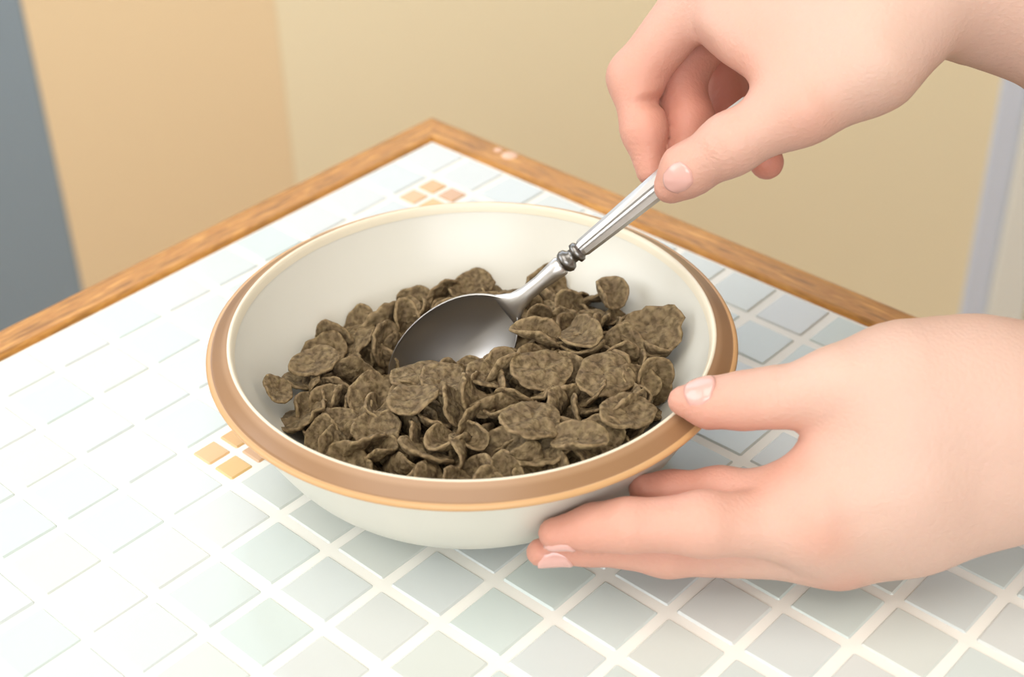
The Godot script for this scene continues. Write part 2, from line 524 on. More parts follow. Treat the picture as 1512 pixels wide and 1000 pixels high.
func sweep(rows: Array, segs: int, power: float) -> ArrayMesh:
	var st := SurfaceTool.new()
	st.begin(Mesh.PRIMITIVE_TRIANGLES)
	st.set_smooth_group(0 if power > 1.5 else -1)
	var at := func(r: Array, i: int) -> Vector3:
		var a := TAU * (i + 0.5) / segs
		return Vector3(cos(a) * r[1], r[0], sin(a) * r[2] + r[3])
	for j in rows.size() - 1:
		for i in segs:
			quad(st, at.call(rows[j], i), at.call(rows[j], i + 1), at.call(rows[j + 1], i + 1), at.call(rows[j + 1], i))
	for i in segs:
		for v in [Vector3(0, rows[0][0], rows[0][3]), at.call(rows[0], i + 1), at.call(rows[0], i)]:
			st.add_vertex(v)
		for v in [Vector3(0, rows[-1][0], rows[-1][3]), at.call(rows[-1], i), at.call(rows[-1], i + 1)]:
			st.add_vertex(v)
	st.index()
	st.generate_normals()
	return st.commit()

# ---------------------------------------------------------------- the cereal
# one flake: a thin, uneven disc, curled by bend (radians over its width) and rippled
func flake_mesh(r: float, bend: float, cup: float, ripple: float, long: float, seed_at: int) -> ArrayMesh:
	var n := FastNoiseLite.new()
	n.seed = seed_at
	n.frequency = 0.16
	n.fractal_octaves = 2
	var rings := 10
	var segs := 32
	var sheet := func(k: float, a: float) -> Vector3:
		var rr := r * k * (1.0 + 0.08 * sin(2.0 * a + seed_at) + 0.055 * sin(3.0 * a + 2.1 * seed_at) + 0.03 * sin(5.0 * a + 0.7 * seed_at) + 0.02 * sin(9.0 * a + seed_at))
		var p := Vector2(rr * cos(a) * long, rr * sin(a) / long)
		var lift := ripple * n.get_noise_2d(p.x * 1000.0 + 50.0, p.y * 1000.0) + cup * k * k * r
		var out := Vector3(p.x, lift, p.y)
		if absf(bend) > 0.01:
			var rad := 2.0 * r / bend
			var b := p.x / rad
			out = Vector3((rad - lift) * sin(b), rad - (rad - lift) * cos(b), p.y)
		return out
	var normal := func(k: float, a: float) -> Vector3:
		var c: Vector3 = sheet.call(k, a)
		var k2 := maxf(k, 0.05)
		var du: Vector3 = sheet.call(k2 + 0.02, a) - sheet.call(k2 - 0.02, a)
		var dv: Vector3 = sheet.call(k2, a + 0.05) - sheet.call(k2, a - 0.05)
		return dv.cross(du).normalized() if c.is_finite() else Vector3.UP
	var verts := PackedVector3Array()
	var cols := PackedColorArray()
	var tex := FastNoiseLite.new()
	tex.seed = seed_at + 40
	tex.frequency = 0.30
	tex.fractal_octaves = 3
	var thick := 0.00085
	for side in [1.0, -1.0]:
		for j in rings + 1:
			for i in segs:
				var k := maxf(float(j) / rings, 0.001)
				var a := TAU * i / segs
				var c: Vector3 = sheet.call(k, a)
				var nn: Vector3 = normal.call(k, a)
				var edge := 1.0 - pow(k, 8.0) * 0.55
				var grit := tex.get_noise_3d(c.x * 1000.0, c.y * 1000.0 + 40.0 * side, c.z * 1000.0)
				verts.append(c + nn * side * (thick * edge + grit * 0.00045 * (1.0 - pow(k, 6.0))))
				var tone := 1.0 + 0.5 * grit + (0.45 if j >= rings - 0 else 0.0)
				cols.append(Color(0.236 * tone, (0.168 + 0.010 * grit) * tone, 0.092 * tone))
	var st := SurfaceTool.new()
	st.begin(Mesh.PRIMITIVE_TRIANGLES)
	for i in verts.size():
		st.set_color(cols[i])
		st.add_vertex(verts[i])
	var m := (rings + 1) * segs
	for j in rings:
		for i in segs:
			var i2 := (i + 1) % segs
			var a := j * segs + i
			var b := j * segs + i2
			var c := (j + 1) * segs + i2
			var d := (j + 1) * segs + i
			for k in [a, b, c, a, c, d]:
				st.add_index(k)
			for k in [m + a, m + c, m + b, m + a, m + d, m + c]:
				st.add_index(k)
	for i in segs:
		var i2 := (i + 1) % segs
		var a := rings * segs + i
		var b := rings * segs + i2
		for k in [a, b, m + b, a, m + b, m + a]:
			st.add_index(k)
	st.generate_normals()
	return st.commit()

func mound(x: float, z: float) -> float:    # height of the heap above the table, x and z from the bowl's axis
	var across := x * 0.741 - z * 0.671
	var near := x * 0.681 + z * 0.732
	var r := Vector2(x, z).length()
	return 0.0315 + 0.0035 * clampf(across / 0.05, -1.0, 1.0) + 0.0045 * clampf(near / 0.05, -1.0, 1.0) + 0.0055 * (1.0 - r * r / 0.0049)

func bowl_radius(y: float) -> float:
	var prof := [Vector2(0.0300, 0.0090), Vector2(0.0450, 0.0130), Vector2(0.0580, 0.0210), Vector2(0.0680, 0.0310), Vector2(0.0755, 0.0430), Vector2(0.0798, 0.0525)]
	for i in prof.size() - 1:
		if y < prof[i + 1].y:
			return remap(y, prof[i].y, prof[i + 1].y, prof[i].x, prof[i + 1].x)
	return prof[-1].x

func cereal() -> void:
	var mat := paint(Color.WHITE, 0.78, 0.35)
	mat.vertex_color_use_as_albedo = true
	mat.albedo_texture = noise_map(0.05, 21, 3, 256, ramp([Color(0.66, 0.64, 0.60), Color(0.88, 0.88, 0.86), Color(1, 1, 1)], [0.25, 0.5, 0.75]))
	mat.heightmap_enabled = true
	mat.heightmap_texture = noise_map(0.05, 21, 3, 256)
	mat.heightmap_scale = 0.06
	mat.uv1_triplanar = true
	mat.uv1_scale = Vector3(30, 30, 30)
	rng.seed = 4
	var kinds := []
	for k in [[0.0082, 0.5, 0.10, 0.0009, 1.05], [0.0078, 1.2, 0.0, 0.0008, 1.1], [0.0086, 2.4, 0.0, 0.0007, 1.0], [0.0084, 3.9, 0.0, 0.0006, 1.0], [0.0090, 0.7, 0.12, 0.0016, 1.1], [0.0066, 0.4, 0.25, 0.0007, 1.0], [0.0080, 1.7, 0.1, 0.0010, 1.12], [0.0076, -0.9, 0.0, 0.0010, 1.0], [0.0088, 0.3, 0.0, 0.0012, 1.0], [0.0080, 3.0, 0.05, 0.0007, 1.1]]:
		kinds.append(flake_mesh(k[0], k[1], k[2], k[3], k[4], kinds.size() * 7 + 3))
	# the flakes that can be picked out one by one: [place from the bowl's axis, facing, turn, kind, size, label]
	var placed: Array[Vector3] = []
	placed.append(Vector3(-0.00547, 0.04000, 0.02058))
	flake("brown cereal flake flat, covering the tip of the spoon", placed[-1], Vector3(-0.11446, 0.99342, -0.00288), 0.30, kinds[8], mat, 1.00, "cereal flakes in the bowl")
	placed.append(Vector3(0.00412, 0.04200, 0.01934))
	flake("brown cereal flake flat, beside the two upright ones, below the bright part of the spoon", placed[-1], Vector3(0.10867, 0.99255, -0.05509), 1.30, kinds[0], mat, 1.00, "cereal flakes in the bowl")
	placed.append(Vector3(0.01413, 0.04200, 0.00924))
	flake("brown cereal flake slightly curled, between the ring-shaped one and the upright ones", placed[-1], Vector3(0.20370, 0.94601, -0.25215), 2.10, kinds[1], mat, 0.95, "cereal flakes in the bowl")
	placed.append(Vector3(0.03802, 0.04000, -0.04998))
	flake("brown cereal flake large, wavy and standing against the inner wall near the thumb", placed[-1], Vector3(-0.00042, 0.86935, 0.49420), 0.60, kinds[4], mat, 1.25, "cereal flakes in the bowl")
	placed.append(Vector3(0.01267, 0.04400, -0.01796))
	flake("brown cereal flake rolled into a hollow shell beside the bright inside of the spoon", placed[-1], Vector3(0.27441, 0.94703, -0.16682), 1.90, kinds[3], mat, 1.00, "cereal flakes in the bowl")
	placed.append(Vector3(0.02322, 0.04300, -0.02891))
	flake("brown cereal flake folded like a clam shell on top of the heap", placed[-1], Vector3(-0.30939, 0.92632, 0.21499), 0.90, kinds[2], mat, 1.05, "cereal flakes in the bowl")
	placed.append(Vector3(0.02800, 0.04500, -0.00327))
	flake("brown cereal flake broad and reddish, lying nearly flat in the middle of the heap", placed[-1], Vector3(0.20342, 0.97790, 0.04840), 0.30, kinds[8], mat, 1.10, "cereal flakes in the bowl")
	placed.append(Vector3(0.01529, 0.04300, 0.00259))
	flake("brown cereal flake curled into a ring just below the bowl of the spoon", placed[-1], Vector3(-0.43160, 0.85566, 0.28561), 2.40, kinds[3], mat, 0.95, "cereal flakes in the bowl")
	placed.append(Vector3(-0.04132, 0.03600, 0.03462))
	flake("brown cereal flake round and flat, resting on the left inner wall of the bowl", placed[-1], Vector3(0.00763, 0.99135, 0.13099), 0.30, kinds[0], mat, 1.00, "cereal flakes in the bowl")
	placed.append(Vector3(-0.03780, 0.03750, 0.05494))
	flake("brown cereal flake small and cupped, outermost at the left end of the heap", placed[-1], Vector3(0.48783, 0.83917, -0.24047), 0.30, kinds[5], mat, 0.85, "cereal flakes in the bowl")
	placed.append(Vector3(0.00751, 0.04500, 0.03560))
	flake("brown cereal flake pale topped and gently curled, in front of the tip of the spoon", placed[-1], Vector3(-0.09986, 0.99480, 0.01993), 0.20, kinds[1], mat, 1.05, "cereal flakes in the bowl")
	placed.append(Vector3(0.01869, 0.04400, 0.02233))
	flake("brown cereal flake on edge, one of two upright ones side by side", placed[-1], Vector3(0.66961, 0.57848, -0.46582), 0.50, kinds[6], mat, 1.05, "cereal flakes in the bowl")
	placed.append(Vector3(0.01711, 0.04300, 0.02762))
	flake("brown cereal flake on edge and in front, second of two upright ones side by side", placed[-1], Vector3(0.66961, 0.57848, -0.46582), 0.70, kinds[1], mat, 1.00, "cereal flakes in the bowl")
	placed.append(Vector3(0.04377, 0.04300, -0.01651))
	flake("brown cereal flake wide and flat, greyish, lying under the large one by the thumb", placed[-1], Vector3(0.11951, 0.99238, 0.03015), 1.20, kinds[8], mat, 1.15, "cereal flakes in the bowl")
	placed.append(Vector3(0.06251, 0.04400, -0.00435))
	flake("brown cereal flake dished and oval, close below the tip of the thumb", placed[-1], Vector3(0.13247, 0.99058, -0.03479), 0.50, kinds[0], mat, 1.10, "cereal flakes in the bowl")
	placed.append(Vector3(0.04477, 0.04700, 0.02061))
	flake("brown cereal flake flat and square cornered near the front of the bowl", placed[-1], Vector3(0.09474, 0.98322, -0.15589), 0.80, kinds[8], mat, 1.10, "cereal flakes in the bowl")
	placed.append(Vector3(0.06156, 0.04600, 0.01769))
	flake("brown cereal flake curled open towards the front rim of the bowl", placed[-1], Vector3(-0.17507, 0.98050, 0.08922), 1.70, kinds[2], mat, 1.00, "cereal flakes in the bowl")
	placed.append(Vector3(0.01020, 0.03850, -0.06027))
	flake("brown cereal flake rounded, topmost of those heaped against the far wall", placed[-1], Vector3(0.34839, 0.93570, 0.05560), 0.90, kinds[9], mat, 1.00, "cereal flakes in the bowl")
	placed.append(Vector3(-0.03908, 0.03100, -0.04144))
	flake("brown cereal flake half hidden behind the upper edge of the spoon", placed[-1], Vector3(0.27445, 0.92052, 0.27807), 0.40, kinds[0], mat, 0.90, "cereal flakes in the bowl")
	placed.append(Vector3(-0.04869, 0.02800, -0.01535))
	flake("brown cereal flake dark, against the far wall just above the edge of the spoon", placed[-1], Vector3(0.01859, 0.95034, 0.31066), 0.40, kinds[5], mat, 1.00, "cereal flakes in the bowl")
	# the rest of the top of the heap
	var looks := ["dished", "curved", "rolled", "tightly rolled", "broad wavy", "small cupped", "folded", "arched", "flat", "curled"]
	var alike := {}
	var tries := 0
	var many := 0
	while tries < 12000 and many < 260:
		tries += 1
		var a := rng.randf() * TAU
		var rr := 0.074 * sqrt(rng.randf())
		var p := Vector3(rr * cos(a), 0, rr * sin(a))
		var deep := rng.randf_range(0.0, 1.0)
		p.y = mound(p.x, p.z) - 0.011 * deep * deep
		var r := Vector2(p.x, p.z).length()
		if r > bowl_radius(p.y) - 0.0068 or in_spoon(p, 0.010):
			continue
		var free := true
		for q in placed:
			if q.distance_to(p) < 0.0070:
				free = false
				break
		if not free:
			continue
		placed.append(p)
		many += 1
		var n := Vector3(rng.randfn() * 0.7, 1.0, rng.randfn() * 0.7).normalized()
		if rng.randf() < 0.30:
			n = Vector3(rng.randfn(), rng.randf_range(0.0, 0.6), rng.randfn()).normalized()
		var turn := rng.randf() * TAU
		var kind := rng.randi() % kinds.size()
		var said: String = looks[kind] + " cereal flake " + posed(n) + " " + whereabouts(p)
		if not alike.has(said):
			alike[said] = []
		alike[said].append(flake(said, p, n, turn, kinds[kind], mat, rng.randf_range(0.82, 1.08), "cereal flakes in the bowl"))
	# flakes of one look in one place are told apart by how near the spoon they lie
	var order := ["nearest", "second nearest", "third nearest", "fourth nearest", "fifth nearest", "sixth nearest", "seventh nearest", "eighth nearest", "ninth nearest"]
	for said in alike:
		var list: Array = alike[said]
		if list.size() == 1:
			continue
		list.sort_custom(func(a, b): return a.position.distance_squared_to(SPOON_AT) < b.position.distance_squared_to(SPOON_AT))
		for i in list.size():
			list[i].set_meta("label", "%s, %s the spoon" % [said, order[mini(i, order.size() - 1)]])
	# what lies under them, hardly seen
	var under := MultiMesh.new()
	under.transform_format = MultiMesh.TRANSFORM_3D
	under.mesh = kinds[0]
	var where: Array[Transform3D] = []
	for i in 420:
		var a := rng.randf() * TAU
		var rr := 0.068 * sqrt(rng.randf())
		var p := Vector3(rr * cos(a), 0, rr * sin(a))
		p.y = mound(p.x, p.z) - rng.randf_range(0.009, 0.016)
		if Vector2(p.x, p.z).length() > bowl_radius(p.y) - 0.009 or in_spoon(p, 0.004):
			continue
		var b := upright(Vector3(rng.randfn() * 0.25, 1.0, rng.randfn() * 0.25).normalized(), rng.randf() * TAU)
		where.append(Transform3D(b, p + BOWL))
	under.instance_count = where.size()
	for i in where.size():
		under.set_instance_transform(i, where[i])
	var heap := MultiMeshInstance3D.new()
	heap.name = "cereal_heap"
	heap.multimesh = under
	heap.material_override = mat
	heap.set_meta("kind", "stuff")
	tag(heap, "lower layers of brown cereal flakes under the top ones in the bowl", "cereal")
	add_child(heap)

func posed(n: Vector3) -> String:
	return "lying flat" if n.y > 0.8 else "tilted" if n.y > 0.42 else "standing on edge"

func whereabouts(p: Vector3) -> String:
	var across := p.x * 0.741 - p.z * 0.671
	var near := p.x * 0.681 + p.z * 0.732
	var r := Vector2(across, near).length()
	if r < 0.020:
		return "in the middle"
	var rim := r > 0.046
	if absf(near) > absf(across):
		if near > 0.0:
			return "along the near rim" if rim else "in front of the middle"
		return "against the far wall" if rim else "behind the middle"
	if across > 0.0:
		return "by the thumb" if rim else "towards the thumb"
	return "along the left wall" if rim else "left of the middle"

func in_spoon(p: Vector3, room: float) -> bool:
	var q := p + BOWL - SPOON_AT
	var along := SPOON_ALONG.normalized()
	var x := q.dot(spoon_side)
	var y := q.dot(along)
	var z := q.dot(spoon_face)
	# in the metal itself
	if x * x / 0.00047 + y * y / 0.00105 < 1.0 and z > -0.015 and z < 0.003:
		return true
	if y > 0.02 and absf(x) < 0.008 and absf(z) < 0.009:
		return true
	if z < 0.0:
		return false
	# the spoon has pushed the heap down before the upper half of its dish, which stays open to the front
	var e := EYE - SPOON_AT
	var t := z / (z - e.dot(spoon_face))
	var hit := q + (e - q) * t
	x = -hit.dot(spoon_side)
	y = hit.dot(along)
	var least := remap(clampf(y, -0.020, 0.022), -0.020, 0.022, 0.010, -0.007) - room
	return x > least and x < 0.028 and y > -0.034 and y < 0.034

func upright(n: Vector3, turn: float) -> Basis:
	var side := n.cross(Vector3(0.3, 0.2, 0.93)).normalized()
	return Basis(side, n, side.cross(n)).orthonormalized() * Basis(Vector3.UP, turn)

func flake(label: String, p: Vector3, n: Vector3, turn: float, mesh: Mesh, mat: Material, size: float, group: String) -> MeshInstance3D:
	var f := MeshInstance3D.new()
	f.name = numbered("cereal_flake")
	f.mesh = mesh
	f.material_override = mat
	add_child(f)
	f.transform = Transform3D(upright(n, turn).scaled_local(Vector3.ONE * size), p + BOWL)
	tag(f, label, "cereal flake", group)
	return f

# ---------------------------------------------------------------- the person's arms
# a limb is a field of tapered rods: rods of one finger melt into each other, fingers melt into the palm but not into one another
var rod_a := PackedVector3Array()
var rod_b := PackedVector3Array()
var rod_ra := PackedFloat32Array()
var rod_rb := PackedFloat32Array()
var rod_of := PackedInt32Array()
var folds := []         # [centre, axis, width, depth, reach]

func rods(of: int, joints: Array) -> void:      # joints: [Vector3, radius]
	for i in joints.size() - 1:
		rod_a.append(joints[i][0])
		rod_b.append(joints[i + 1][0])
		rod_ra.append(joints[i][1])
		rod_rb.append(joints[i + 1][1])
		rod_of.append(of)

func rod_dist(i: int, p: Vector3) -> float:
	var a := rod_a[i]
	var ab := rod_b[i] - a
	var t := clampf((p - a).dot(ab) / maxf(ab.length_squared(), 1e-12), 0.0, 1.0)
	return p.distance_to(a + ab * t) - lerpf(rod_ra[i], rod_rb[i], t)

func melt(a: float, b: float, k: float) -> float:
	var h := maxf(k - absf(a - b), 0.0)
	return minf(a, b) - h * h / (4.0 * k)

func field(p: Vector3, near: PackedInt32Array, creases: Array) -> float:
	var d0 := 1.0
	var d := [1.0, 1.0, 1.0, 1.0, 1.0, 1.0]
	for i in near:
		var x := rod_dist(i, p)
		var g := rod_of[i]
		if g == 0:
			d0 = melt(d0, x, 0.016)
		else:
			d[g] = melt(d[g], x, 0.004)
	var out := d0
	for g in range(1, 6):
		if d[g] < 0.9:
			out = melt(out, melt(d0, d[g], 0.009), 0.0016)
	for f in creases:
		var q: Vector3 = p - f[0]
		var s := q.dot(f[1]) as float
		var l := q.length() as float
		if l < f[4]:
			var e := s / f[2] as float
			out += f[3] * exp(-e * e) * (1.0 - l / f[4])
	return out

func skin_mesh(cell: float, marks: Array) -> ArrayMesh:
	var lo := Vector3.ONE * 1e9
	var hi := -lo
	for i in rod_a.size():
		var r := maxf(rod_ra[i], rod_rb[i]) + 0.008
		lo = lo.min(rod_a[i] - Vector3.ONE * r).min(rod_b[i] - Vector3.ONE * r)
		hi = hi.max(rod_a[i] + Vector3.ONE * r).max(rod_b[i] + Vector3.ONE * r)
	var block := 6
	var bx := int(ceil((hi.x - lo.x) / cell / block))
	var by := int(ceil((hi.y - lo.y) / cell / block))
	var bz := int(ceil((hi.z - lo.z) / cell / block))
	var nx := bx * block + 1
	var ny := by * block + 1
	var nz := bz * block + 1
	var value := PackedFloat32Array()
	value.resize(nx * ny * nz)
	value.fill(9.0)
	var vert := PackedInt32Array()
	vert.resize(nx * ny * nz)
	vert.fill(-1)
	var half := cell * block * 0.5
	var diag := half * 1.7321
	var active := []
	for ix in bx:
		for iy in by:
			for iz in bz:
				var c := lo + Vector3(ix + 0.5, iy + 0.5, iz + 0.5) * cell * block
				var least := 9.0
				var ds := PackedFloat32Array()
				for i in rod_a.size():
					var x := rod_dist(i, c)
					ds.append(x)
					least = minf(least, x)
				if least > diag * 1.15 + 0.020 or least < -diag * 1.3 - 0.004:
					continue
				var near := PackedInt32Array()
				for i in ds.size():
					if ds[i] < least + 2.2 * diag + 0.026:
						near.append(i)
				if absf(field(c, near, [])) > diag * 1.3 + 0.003:
					continue
				var creases := []
				for f in folds:
					if (f[0] as Vector3).distance_to(c) < f[4] + diag:
						creases.append(f)
				active.append([ix, iy, iz, near, creases])
				for x in block + 1:
					for y in block + 1:
						for z in block + 1:
							var at := ((ix * block + x) * ny + iy * block + y) * nz + iz * block + z
							if value[at] > 8.0:
								value[at] = field(lo + Vector3(ix * block + x, iy * block + y, iz * block + z) * cell, near, creases)
	var verts := PackedVector3Array()
	var norms := PackedVector3Array()
	var cols := PackedColorArray()
	var cells := PackedInt32Array()
	var off := [0, nz * ny, nz, nz * ny + nz, 1, nz * ny + 1, nz + 1, nz * ny + nz + 1]    # bit 0 x, bit 1 y, bit 2 z
	var edges := [[0, 1], [2, 3], [4, 5], [6, 7], [0, 2], [1, 3], [4, 6], [5, 7], [0, 4], [1, 5], [2, 6], [3, 7]]
	for blk in active:
		for x in block:
			for y in block:
				for z in block:
					var cx: int = blk[0] * block + x
					var cy: int = blk[1] * block + y
					var cz: int = blk[2] * block + z
					var at := (cx * ny + cy) * nz + cz
					var first := value[at] < 0.0
					var mixed := false
					for k in range(1, 8):
						if (value[at + off[k]] < 0.0) != first:
							mixed = true
							break
					if not mixed:
						continue
					var sum := Vector3.ZERO
					var count := 0
					for e in edges:
						var va := value[at + off[e[0]]]
						var vb := value[at + off[e[1]]]
						if (va < 0.0) == (vb < 0.0):
							continue
						var t := va / (va - vb)
						var pa := Vector3(e[0] & 1, (e[0] >> 1) & 1, (e[0] >> 2) & 1)
						var pb := Vector3(e[1] & 1, (e[1] >> 1) & 1, (e[1] >> 2) & 1)
						sum += pa.lerp(pb, t)
						count += 1
					var p := lo + (Vector3(cx, cy, cz) + sum / count) * cell
					vert[at] = verts.size()
					cells.append(at)
					var h := 0.0006
					var n := Vector3.ZERO
					for k in [Vector3(1, -1, -1), Vector3(-1, -1, 1), Vector3(-1, 1, -1), Vector3(1, 1, 1)]:
						n += k * field(p + k * h, blk[3], blk[4])
					n = n.normalized()
					verts.append(p - n * field(p, blk[3], blk[4]) * 0.7)
					norms.append(n)
					var c := Color(0.645, 0.435, 0.35)
					for m in marks:
						var w := exp(-(m[0] as Vector3).distance_squared_to(p) / (m[1] * m[1])) as float
						c = c.lerp(m[2], w * m[3])
					cols.append(c)
	var index := PackedInt32Array()
	var step := [ny * nz, nz, 1]
	for at in cells:
		for ax in 3:
			var o: int = at + step[ax]
			var a := value[at] < 0.0
			if o >= value.size() or value[o] > 8.0 or a == (value[o] < 0.0):
				continue
			var s1: int = step[(ax + 1) % 3]
			var s2: int = step[(ax + 2) % 3]
			if at - s1 - s2 < 0:
				continue
			var q := [vert[at], vert[at - s1], vert[at - s1 - s2], vert[at - s2]]
			if q.min() < 0:
				continue
			var order := [0, 1, 2, 0, 2, 3] if not a else [0, 2, 1, 0, 3, 2]
			for k in order:
				index.append(q[k])
	var arrays := []
	arrays.resize(Mesh.ARRAY_MAX)
	arrays[Mesh.ARRAY_VERTEX] = verts
	arrays[Mesh.ARRAY_NORMAL] = norms
	arrays[Mesh.ARRAY_COLOR] = cols
	arrays[Mesh.ARRAY_INDEX] = index
	var mesh := ArrayMesh.new()
	mesh.add_surface_from_arrays(Mesh.PRIMITIVE_TRIANGLES, arrays)
	return mesh

# a nail that follows the finger under it: from its root towards the tip, `out` is the way it faces
func nail_mesh(root: Vector3, tip: Vector3, out: Vector3, width: float) -> ArrayMesh:
	var all := PackedInt32Array(range(rod_a.size()))
	var along := (tip - root).normalized()
	out = (out - along * out.dot(along)).normalized()
	var side := along.cross(out)
	var length := root.distance_to(tip)
	var nu := 10
	var nv := 12
	var top := []
	for j in nv + 1:
		var row := []
		for i in nu + 1:
			var u := float(i) / nu * 2.0 - 1.0
			var v := float(j) / nv
			# rounded root and rounded free edge
			var w := width * (0.86 + 0.14 * sin(PI * minf(v * 1.1, 1.0)))
			var bow := (1.0 - u * u)
			var along_at := lerpf(0.16 * (1.0 - bow), 1.0 - 0.22 * (1.0 - bow), v) * length
			var p := root + along * along_at + side * (u * w)
			# drop from outside on to the skin
			p += out * 0.014
			for k in 24:
				var d := field(p, all, [])
				if d < 0.0002:
					break
				p -= out * d * 0.8
			top.append(p)
			row.append(p)
	var st := SurfaceTool.new()
	st.begin(Mesh.PRIMITIVE_TRIANGLES)
	st.set_smooth_group(0)
	var flat := func(j: int, i: int) -> Vector3:
		var u := float(i) / nu * 2.0 - 1.0
		var edge := pow(absf(u), 6.0)
		var lift := lerpf(0.00045, 0.00005, edge) * (0.25 if j == 0 else 1.0)
		return top[j * (nu + 1) + i] + out * lift
	var under := func(j: int, i: int) -> Vector3: return top[j * (nu + 1) + i] - out * 0.0006
	for j in nv:
		for i in nu:
			quad(st, flat.call(j, i), flat.call(j, i + 1), flat.call(j + 1, i + 1), flat.call(j + 1, i))
	for j in nv:
		quad(st, flat.call(j, nu), under.call(j, nu), under.call(j + 1, nu), flat.call(j + 1, nu))
		quad(st, flat.call(j + 1, 0), under.call(j + 1, 0), under.call(j, 0), flat.call(j, 0))
	for i in nu:
		quad(st, flat.call(nv, i), flat.call(nv, i + 1), under.call(nv, i + 1), under.call(nv, i))
		quad(st, flat.call(0, i + 1), flat.call(0, i), under.call(0, i), under.call(0, i + 1))
	st.index()
	st.generate_normals()
	return st.commit()

func clear_limb() -> void:
	rod_a.clear()
	rod_b.clear()
	rod_ra.clear()
	rod_rb.clear()
	rod_of.clear()
	folds.clear()

func person() -> void:
	var t := thing("person", "bare arms of a person, one hand stirring with the spoon, the other steadying the bowl", "person", Vector3(0, TABLE, 0))
	var skin := paint(Color.WHITE, 0.48, 0.42)
	skin.vertex_color_use_as_albedo = true
	skin.subsurf_scatter_enabled = true
	skin.subsurf_scatter_strength = 0.10
	skin.heightmap_enabled = true
	skin.heightmap_texture = noise_map(0.06, 3, 3, 256)
	skin.heightmap_scale = 0.02
	skin.uv1_triplanar = true
	skin.uv1_scale = Vector3(34, 34, 34)
	var nail := paint(Color(0.86, 0.67, 0.63), 0.22, 0.5)
	nail.clearcoat_enabled = true
	nail.clearcoat = 0.5
	nail.clearcoat_roughness = 0.1
	var red := Color(0.62, 0.25, 0.18)
	var rosy := Color(0.66, 0.335, 0.25)
	var o := Vector3(0, 0, 0)
	var arm: MeshInstance3D
	clear_limb()
	rods(0, [[Vector3(0.22733, 0.03883, -0.13220), 0.0110], [Vector3(0.24189, 0.04676, -0.15581), 0.0140], [Vector3(0.25712, 0.05870, -0.18556), 0.0170], [Vector3(0.27938, 0.05732, -0.21159), 0.0210], [Vector3(0.33534, 0.05741, -0.25535), 0.0260], [Vector3(0.40918, 0.06344, -0.31308), 0.0300], [Vector3(0.51985, 0.07467, -0.40167), 0.0360]])
	rods(0, [[Vector3(0.23149, 0.03285, -0.13118), 0.0110], [Vector3(0.24553, 0.03996, -0.15519), 0.0140], [Vector3(0.26032, 0.04914, -0.18272), 0.0170], [Vector3(0.28244, 0.05062, -0.20803), 0.0200]])
	rods(0, [[Vector3(0.23358, 0.01853, -0.14026), 0.0102], [Vector3(0.24712, 0.02876, -0.15929), 0.0130], [Vector3(0.26374, 0.03984, -0.18367), 0.0160], [Vector3(0.28464, 0.04348, -0.20658), 0.0200], [Vector3(0.33774, 0.04761, -0.25655), 0.0250], [Vector3(0.41234, 0.05379, -0.31511), 0.0280], [Vector3(0.52419, 0.06526, -0.40504), 0.0340]])
	rods(0, [[Vector3(0.22221, 0.07015, -0.14906), 0.0098], [Vector3(0.23371, 0.06949, -0.16412), 0.0130], [Vector3(0.24804, 0.06364, -0.18017), 0.0165], [Vector3(0.25907, 0.05967, -0.18997), 0.0170]])
	rods(0, [[Vector3(0.23217, 0.05270, -0.14996), 0.0080], [Vector3(0.22836, 0.04108, -0.13531), 0.0085]])
	rods(0, [[Vector3(0.23866, 0.05450, -0.15939), 0.0150], [Vector3(0.23878, 0.04176, -0.15064), 0.0140]])
	rods(1, [[Vector3(0.18297, 0.05823, -0.12586), 0.0046], [Vector3(0.19014, 0.05917, -0.12909), 0.0072], [Vector3(0.19908, 0.06156, -0.13402), 0.0082], [Vector3(0.20653, 0.06424, -0.13801), 0.0085], [Vector3(0.22221, 0.07015, -0.14906), 0.0096]])
	rods(2, [[Vector3(0.18245, 0.03317, -0.10924), 0.0050], [Vector3(0.18823, 0.03152, -0.11471), 0.0066], [Vector3(0.20052, 0.03255, -0.12295), 0.0082], [Vector3(0.22673, 0.03852, -0.13135), 0.0102]])
	rods(3, [[Vector3(0.17314, 0.03156, -0.07756), 0.0048], [Vector3(0.18194, 0.03357, -0.08583), 0.0066], [Vector3(0.18986, 0.03559, -0.09094), 0.0076], [Vector3(0.20759, 0.03685, -0.10529), 0.0093], [Vector3(0.23149, 0.03285, -0.13118), 0.0105]])
	rods(4, [[Vector3(0.16814, 0.02123, -0.07703), 0.0044], [Vector3(0.17779, 0.02315, -0.08784), 0.0062], [Vector3(0.19578, 0.02068, -0.10386), 0.0082], [Vector3(0.23366, 0.01836, -0.14017), 0.0100]])
	rods(5, [[Vector3(0.18889, 0.01155, -0.11872), 0.0055], [Vector3(0.20654, 0.01216, -0.13405), 0.0068], [Vector3(0.23054, 0.01381, -0.15460), 0.0090]])
	rods(0, [[Vector3(0.23054, 0.01381, -0.15460), 0.0090], [Vector3(0.25992, 0.03468, -0.18853), 0.0150]])
	folds.append([Vector3(0.23553, 0.04163, -0.12333), Vector3(0.74097, -0.01813, -0.67130), 0.00600, -0.00110, 0.0120])
	folds.append([Vector3(0.23908, 0.02093, -0.13184), Vector3(0.74097, -0.01813, -0.67130), 0.00600, -0.00100, 0.0110])
	folds.append([Vector3(0.23162, 0.04725, -0.12591), Vector3(0.74097, -0.01813, -0.67130), 0.00600, -0.00080, 0.0110])
	folds.append([Vector3(0.23154, 0.07667, -0.14730), Vector3(0.70732, 0.04993, -0.70512), 0.00800, -0.00080, 0.0140])
